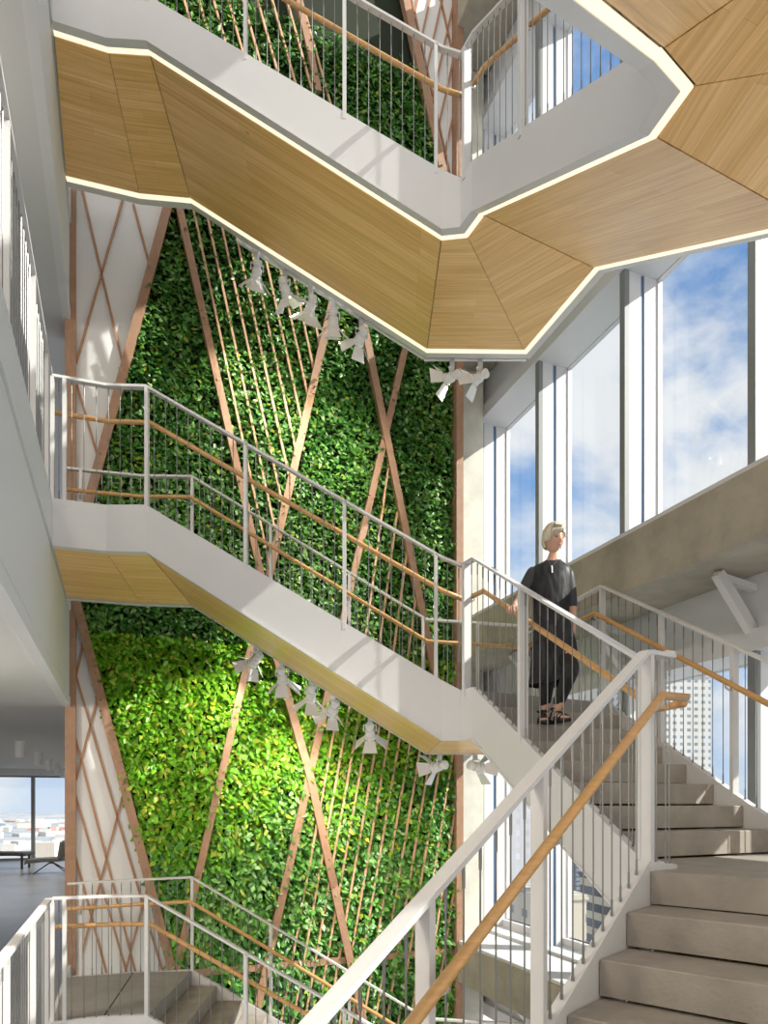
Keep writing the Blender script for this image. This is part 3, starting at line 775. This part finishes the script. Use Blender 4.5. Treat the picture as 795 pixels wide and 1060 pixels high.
def merge(dst, src, M=None):
    if M is not None: bmesh.ops.transform(src, matrix=M, verts=src.verts)
    me = bpy.data.meshes.new('t'); src.to_mesh(me); src.free(); dst.from_mesh(me); bpy.data.meshes.remove(me)
def ellipsoid(c, r, seg=16, rings=12):
    b = bmesh.new(); bmesh.ops.create_uvsphere(b, u_segments=seg, v_segments=rings, radius=1)
    bmesh.ops.transform(b, matrix=Matrix.Translation(Vector(c)) @ Matrix.Diagonal((*r, 1)), verts=b.verts); return b
def woman():
    D = 5.46; k = D/708
    def Q(px, py, dd=0.0): dpt = D+dd; return Vector(((px-397.5)*dpt/708, dpt, (832-py)*dpt/708))
    zf = L1-2*(L1-L2)/8
    t = thing('person', 'person with short silver hair in a charcoal dress walking downstairs, hand on rail', 'person', (Q(571, 757).x, D, zf))
    neck, chest, waist, pel = Q(573, 579), Q(571, 605), Q(571, 640, .0), Q(573, 668, .02)
    pts = [pel, waist, chest, Q(571, 590), neck, Q(574, 568, -.01),
           Q(551, 593), Q(539, 620, .03), Q(532, 628, -.14),                 # her right arm to the rail
           Q(588, 594, .02), Q(592, 634, .05), Q(592, 660, -.02),             # her left arm hanging
           Q(564, 674, .02), Q(566, 708, -.05), Q(564, 738, .05),            # standing leg
           Q(583, 674, 0), Q(592, 692, -.28), Q(575, 738, -.10)]             # bent leg
    edges = [(0, 1), (1, 2), (2, 3), (3, 4), (4, 5), (3, 6), (6, 7), (7, 8), (3, 9), (9, 10), (10, 11), (0, 12), (12, 13), (13, 14), (0, 15), (15, 16), (16, 17)]
    rad = [(.125, .10), (.105, .085), (.125, .09), (.085, .06), .047, .045, .052, .040, .026, .052, .040, .026, .078, .052, .036, .078, .052, .036]
    body = skin_bm(pts, edges, rad)
    # head with face
    hc = Q(573.5, 558.5, -.03); hm = ellipsoid((0, 0, 0), (.070, .088, .108), 28, 22)
    for v in hm.verts:
        x, y, z = v.co
        if z < -.02: f = 1-.30*min(1, (-z-.02)/.09); v.co.x *= f; v.co.y = y*f if y > 0 else y*(1-.10*min(1, (-z-.02)/.09))
        if y < 0:
            v.co.y -= .020*math.exp(-((x/.014)**2+((z+.018)/.022)**2))            # nose
            v.co.y -= .006*math.exp(-((x/.022)**2+((z+.055)/.010)**2))            # mouth
            v.co.y -= .008*math.exp(-((x/.022)**2+((z+.092)/.016)**2))            # chin
            for sx_ in (-1, 1):
                v.co.y += .009*math.exp(-(((x-sx_*.028)/.014)**2+((z-.004)/.011)**2))   # sockets
                v.co.y -= .005*math.exp(-(((x-sx_*.030)/.018)**2+((z-.026)/.008)**2))   # brow
    RH = Matrix.Translation(hc) @ Matrix.Rotation(math.radians(22), 4, 'Z') @ Matrix.Rotation(math.radians(8), 4, 'X')
    for sx_ in (-1, 1): merge(hm, ellipsoid((sx_*.070, .012, -.005), (.009, .017, .028), 10, 8))
    merge(body, hm, RH)
    # hands
    def hand(wrist, dirv, palm_n, thumb_side, curl, ln=.165):
        d = Vector(dirv).normalized(); n_ = Vector(palm_n); n_ = (n_-d*n_.dot(d)).normalized(); s_ = d.cross(n_).normalized()
        P = lambda a, b, c: wrist + d*a + s_*b + n_*c
        hb = skin_bm([P(-.02, 0, 0), P(.03, 0, 0), P(.075, 0, .004)], [(0, 1), (1, 2)], [(.024, .019), (.036, .015), (.038, .013)], 2)
        for i, (b0, L_) in enumerate(((-.030, .066), (-.010, .076), (.010, .071), (.029, .054))):
            b0 *= thumb_side; a0 = .07; p = [P(a0-.015, b0, .002), P(a0+.012, b0, .004)]; ang = 0; cur = Vector((a0+.012, 0, .004))
            for j, f in enumerate((.42, .32, .26)):
                ang += curl*(.6 if j == 0 else .9); cur = cur+Vector((math.cos(ang), 0, math.sin(ang)))*L_*f; p.append(P(cur.x, b0*(1+.10*j), cur.z))
            merge(hb, skin_bm(p, [(q, q+1) for q in range(4)], [.0088, .0088, .0082, .0075, .0066], 1))
        b0 = -.030*thumb_side
        p = [P(.01, b0*.6, .004), P(.032, b0*1.35, .012), P(.060, b0*1.75, .024), P(.082, b0*1.75, .036)]
        merge(hb, skin_bm(p, [(0, 1), (1, 2), (2, 3)], [.012, .0105, .0095, .008], 1))
        return hb
    merge(body, hand(Q(532, 628, -.14), (-.25, -.85, -.25), (0, -.2, -1), 1, .75))
    merge(body, hand(Q(592, 660, -.02), (-.02, -.1, -1), (-1, -.1, 0), 1, .38))
    # bare feet
    def foot(ank, toe_dir, pitch):
        d = Vector((*toe_dir, 0)).normalized(); z0 = zf+.018; a = Vector((ank.x, ank.y, z0))
        return skin_bm([ank, a+Vector((0, 0, .055)), a-d*.045+Vector((0, 0, .02)), a+d*.06+Vector((0, 0, .035)), a+d*.13+Vector((0, 0, .016)), a+d*.165+Vector((0, 0, .012))], [(0, 1), (1, 2), (1, 3), (3, 4), (4, 5)], [.033, .033, .028, (.034, .024), (.040, .014), (.030, .010)], 2)
    an1, an2 = Q(562, 742, .05), Q(576, 741, -.10)
    merge(body, foot(an1, (-.15, -1), 0)); merge(body, foot(an2, (.25, -1), 0))
    link('body', body, SKIN, t, True)
    for nm_, an, td in (('sandal', an1, (-.15, -1)), ('sandal', an2, (.25, -1))):
        d = Vector((*td, 0)).normalized(); s_ = Vector((-d.y, d.x, 0)); a = Vector((an.x, an.y, zf))
        bm = NB(); pr = [(-.085, .022), (-.05, .034), (.03, .033), (.10, .045), (.16, .040), (.195, .018)]
        poly = [a+d*u+s_*w for u, w in pr]+[a+d*u-s_*w for u, w in pr[::-1]]
        prism(bm, [p.xy for p in poly], zf, zf+.016); 
        prism(bm, [(a+d*u+s_*w).xy for u, w in ((-.085, -.026), (-.03, -.028), (-.03, .028), (-.085, .026))], zf, zf+.030)
        for u, hgt, ww in ((.035, .082, .040), (.075, .062, .044), (.12, .046, .046), (-.035, .10, .038)):
            arcp = [a+d*u+s_*ww*math.cos(q)+Vector((0, 0, .012+hgt*math.sin(q))) for q in [math.pi*j/8 for j in range(9)]]
            tube(bm, arcp, .008, 6)
        ring = [Vector((an.x, an.y, zf+.115))+d*.043*math.cos(q)+s_*.042*math.sin(q) for q in [2*math.pi*j/12 for j in range(13)]]
        tube(bm, ring, .008, 6); link(nm_, bm, SHOE, t, True)
    # face details
    def F(x, y, z): return RH @ Vector((x, y, z))
    for sx_ in (-1, 1):
        e = ellipsoid((sx_*.028, -.073, .004), (.012, .006, .0055), 12, 8); bmesh.ops.transform(e, matrix=RH, verts=e.verts); link('eye', e, EYE, t, True)
        bm = NB(); tube(bm, [F(sx_*.014, -.086, .021), F(sx_*.028, -.085, .026), F(sx_*.043, -.074, .021)], .0026, 6); link('eyebrow', bm, HAIR, t)
    e = ellipsoid((0, -.090, -.055), (.021, .006, .0065), 12, 8); bmesh.ops.transform(e, matrix=RH, verts=e.verts); link('lips', e, LIP, t, True)
    # hair: short cap with a side-swept fringe
    hb = ellipsoid((0, .008, .012), (.087, .104, .119), 40, 30)
    rem = [v for v in hb.verts if (v.co.y < -.022 and v.co.z < .052-(v.co.x+.02)*.35 and v.co.x > -.062) or v.co.z < -.072 or (v.co.z < -.035 and v.co.y < .01)]
    bmesh.ops.delete(hb, geom=rem, context='VERTS')
    for v in hb.verts: 
        a = math.atan2(v.co.x, -v.co.y); v.co *= 1+.022*math.sin(a*14+v.co.z*30)+(.05 if v.co.z > .06 else 0)
    bmesh.ops.solidify(hb, geom=hb.faces[:], thickness=.012)
    bmesh.ops.transform(hb, matrix=RH, verts=hb.verts)
    for q in range(16):                                            # swept locks
        x0 = .035-.006*q; st = [(x0+.015, -.052, .104), (x0, -.074, .098), (x0-.02, -.092, .070-.001*q), (x0-.034, -.092+.002*q, .038-.003*q)]
        tube(hb, [F(max(-.082, a_), b_, c_) for a_, b_, c_ in st], [.006, .011, .011, .003], 6)
    link('hair', hb, HAIR, t, True)
    bm = NB(); tube(bm, [F(.071, .005, -.034), F(.073, .0, -.058)], .0035, 6); link('earring', bm, ROD, t)
    # dress
    rings = [((573, 579), .056, .056), ((572.5, 582), .080, .068), ((571, 585), .135, .082), ((570, 590), .172, .098), ((570, 603), .162, .115), ((570, 622), .148, .116), ((570.5, 638), .136, .110), ((572, 652), .152, .124),
             ((573, 668), .172, .142), ((573, 682), .176, .155), ((571, 696), .172, .158), ((568, 704), .158, .150), ((565, 710), .140, .135)]
    bm = NB(); pr = None
    for i, ((px, py), rx, ry) in enumerate(rings):
        c = Q(px, py, .0); r_ = []
        for j in range(36):
            a = 2*math.pi*j/36; fold = 1+(.045*math.sin(a*7+i*.25)*max(0, (i-6)/6)); 
            xx = rx*math.copysign(abs(math.cos(a))**.85, math.cos(a))*fold; yy = ry*math.copysign(abs(math.sin(a))**.9, math.sin(a))*fold
            zz = 0
            if i >= 7 and xx > 0 and yy < 0: yy -= .07*min(1, (i-6)/4)*(xx/rx); zz = .05*max(0, (i-9)/3)*(xx/rx)  # lifted over the bent knee
            if i < 3: zz = .018*(yy/ry)
            if i == 0: zz += 0
            r_.append(bm.verts.new((c.x+xx, c.y+yy, c.z+zz)))
        if pr:
            for j in range(36): bm.faces.new((pr[j], pr[(j+1) % 36], r_[(j+1) % 36], r_[j]))
        pr = r_
    bmesh.ops.solidify(bm, geom=bm.faces[:], thickness=.004)
    for sh, el, r0, r1 in ((Q(555, 590), Q(539.0, 618, .02), .064, .052), (Q(586, 591, .02), Q(592, 630, .05), .062, .050)):
        ls = [lerp(sh, el, f) for f in (-.05, .12, .35, .6, .85, 1.0)]
        tube(bm, ls, [r0*.8, r0, r0*.97, r0*.92, r1, r1], 18, caps=True)
    dr = link('dress', bm, DRESS, t, True)
    sub = dr.modifiers.new('s', 'SUBSURF'); sub.levels = 1; sub.render_levels = 1
    pp = [Q(573, 672, .02), Q(564, 678, .02), Q(566, 708, -.05), Q(563.5, 733, .04), Q(583, 678, 0), Q(592, 692, -.28), Q(576, 733, -.11)]
    pb = skin_bm(pp, [(0, 1), (1, 2), (2, 3), (0, 4), (4, 5), (5, 6)], [.12, .088, .066, .045, .088, .068, .045], 2); link('trousers', pb, PANTS, t, True)
    bm = NB(); tube(bm, [Q(571, 586, -.115), Q(571.3, 593, -.13)], .006, 8); tube(bm, [Q(567, 579, -.075), Q(570.5, 586.5, -.115), Q(578, 579, -.075)], .002, 5); link('pendant_necklace', bm, ROD, t)
woman()

# ------------------------------------------------------------------ light
wd = bpy.data.worlds.new('World'); SC.world = wd; wd.use_nodes = True
n = wd.node_tree.nodes; l = wd.node_tree.links; bg = n['Background']
tc = n.new('ShaderNodeTexCoord'); mp = n.new('ShaderNodeMapping'); mp.inputs['Scale'].default_value = (1, 1, 1.6); mp.inputs['Location'].default_value = (.35, .1, .25)
l.new(tc.outputs['Generated'], mp.inputs[0])
no = n.new('ShaderNodeTexNoise'); no.inputs['Scale'].default_value = 2.6; no.inputs['Detail'].default_value = 10; no.inputs['Roughness'].default_value = .55; no.inputs['Distortion'].default_value = .25
l.new(mp.outputs[0], no.inputs['Vector'])
cr = n.new('ShaderNodeValToRGB'); l.new(no.outputs[0], cr.inputs[0]); cr.color_ramp.elements[0].position = .45; cr.color_ramp.elements[1].position = .60
cr.color_ramp.interpolation = 'EASE'
sx = n.new('ShaderNodeSeparateXYZ'); l.new(tc.outputs['Generated'], sx.inputs[0])
gr = n.new('ShaderNodeValToRGB'); l.new(sx.outputs[2], gr.inputs[0])
e = gr.color_ramp.elements; e[0].position = 0; e[0].color = (.62, .72, .86, 1); e[1].position = .55; e[1].color = (.13, .30, .62, 1); e.new(.22).color = (.26, .47, .78, 1)
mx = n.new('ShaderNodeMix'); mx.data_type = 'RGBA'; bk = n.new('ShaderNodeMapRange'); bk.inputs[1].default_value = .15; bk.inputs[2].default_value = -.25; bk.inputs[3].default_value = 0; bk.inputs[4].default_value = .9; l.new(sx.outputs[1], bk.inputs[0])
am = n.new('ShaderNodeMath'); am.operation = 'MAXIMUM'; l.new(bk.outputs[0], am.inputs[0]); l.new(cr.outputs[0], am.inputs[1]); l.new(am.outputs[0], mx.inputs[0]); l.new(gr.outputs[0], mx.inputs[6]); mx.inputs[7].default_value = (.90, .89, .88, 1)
cm = n.new('ShaderNodeMix'); cm.data_type = 'RGBA'; cm.inputs[6].default_value = (.86, .86, .87, 1); cm.inputs[7].default_value = (1.28, 1.18, 1.04, 1); l.new(bk.outputs[0], cm.inputs[0]); l.new(cm.outputs[2], mx.inputs[7])  # cloud behind the camera, made warmer and brighter as added fill light
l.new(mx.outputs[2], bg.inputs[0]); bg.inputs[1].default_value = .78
sd = bpy.data.lights.new('sun', 'SUN'); sd.energy = 6.0; sd.angle = math.radians(.53); sd.color = (1, .95, .86)
so = bpy.data.objects.new('sun', sd); COL.objects.link(so)
tosun = Vector((.987, -.16, .70)).normalized(); so.rotation_euler = tosun.to_track_quat('Z', 'Y').to_euler()

for (x, y, z, e_) in ((-2.6, .8, .85, 150), (-4.2, 4.6, .85, 110), (-2.4, .5, 5.2, 60), (-3.9, 4.6, 5.2, 45), (1.6, -1.6, 5.0, 90)):  # unseen fill lights without fixtures, added to brighten stringers and soffits
    ld = bpy.data.lights.new('ceiling_lamp', 'POINT'); ld.energy = e_*FILL_K; ld.color = (1, .88, .72); ld.shadow_soft_size = .35
    lo = bpy.data.objects.new('ceiling_lamp', ld); COL.objects.link(lo); lo.location = (x, y, z)

cam = bpy.data.cameras.new('camera'); co = bpy.data.objects.new('camera', cam); COL.objects.link(co); SC.camera = co
co.location = (0, 0, 0); co.rotation_euler = (math.pi/2, 0, 0)
cam.sensor_fit = 'HORIZONTAL'; cam.sensor_width = 36; cam.lens = 36*708/795; cam.shift_y = (832-530)/795; cam.clip_end = 20000; cam.clip_start = .05
vs = SC.view_settings; vs.view_transform = 'Standard'; vs.look = 'None'; vs.gamma = 1; vs.use_curve_mapping = False; vs.exposure = 0.5
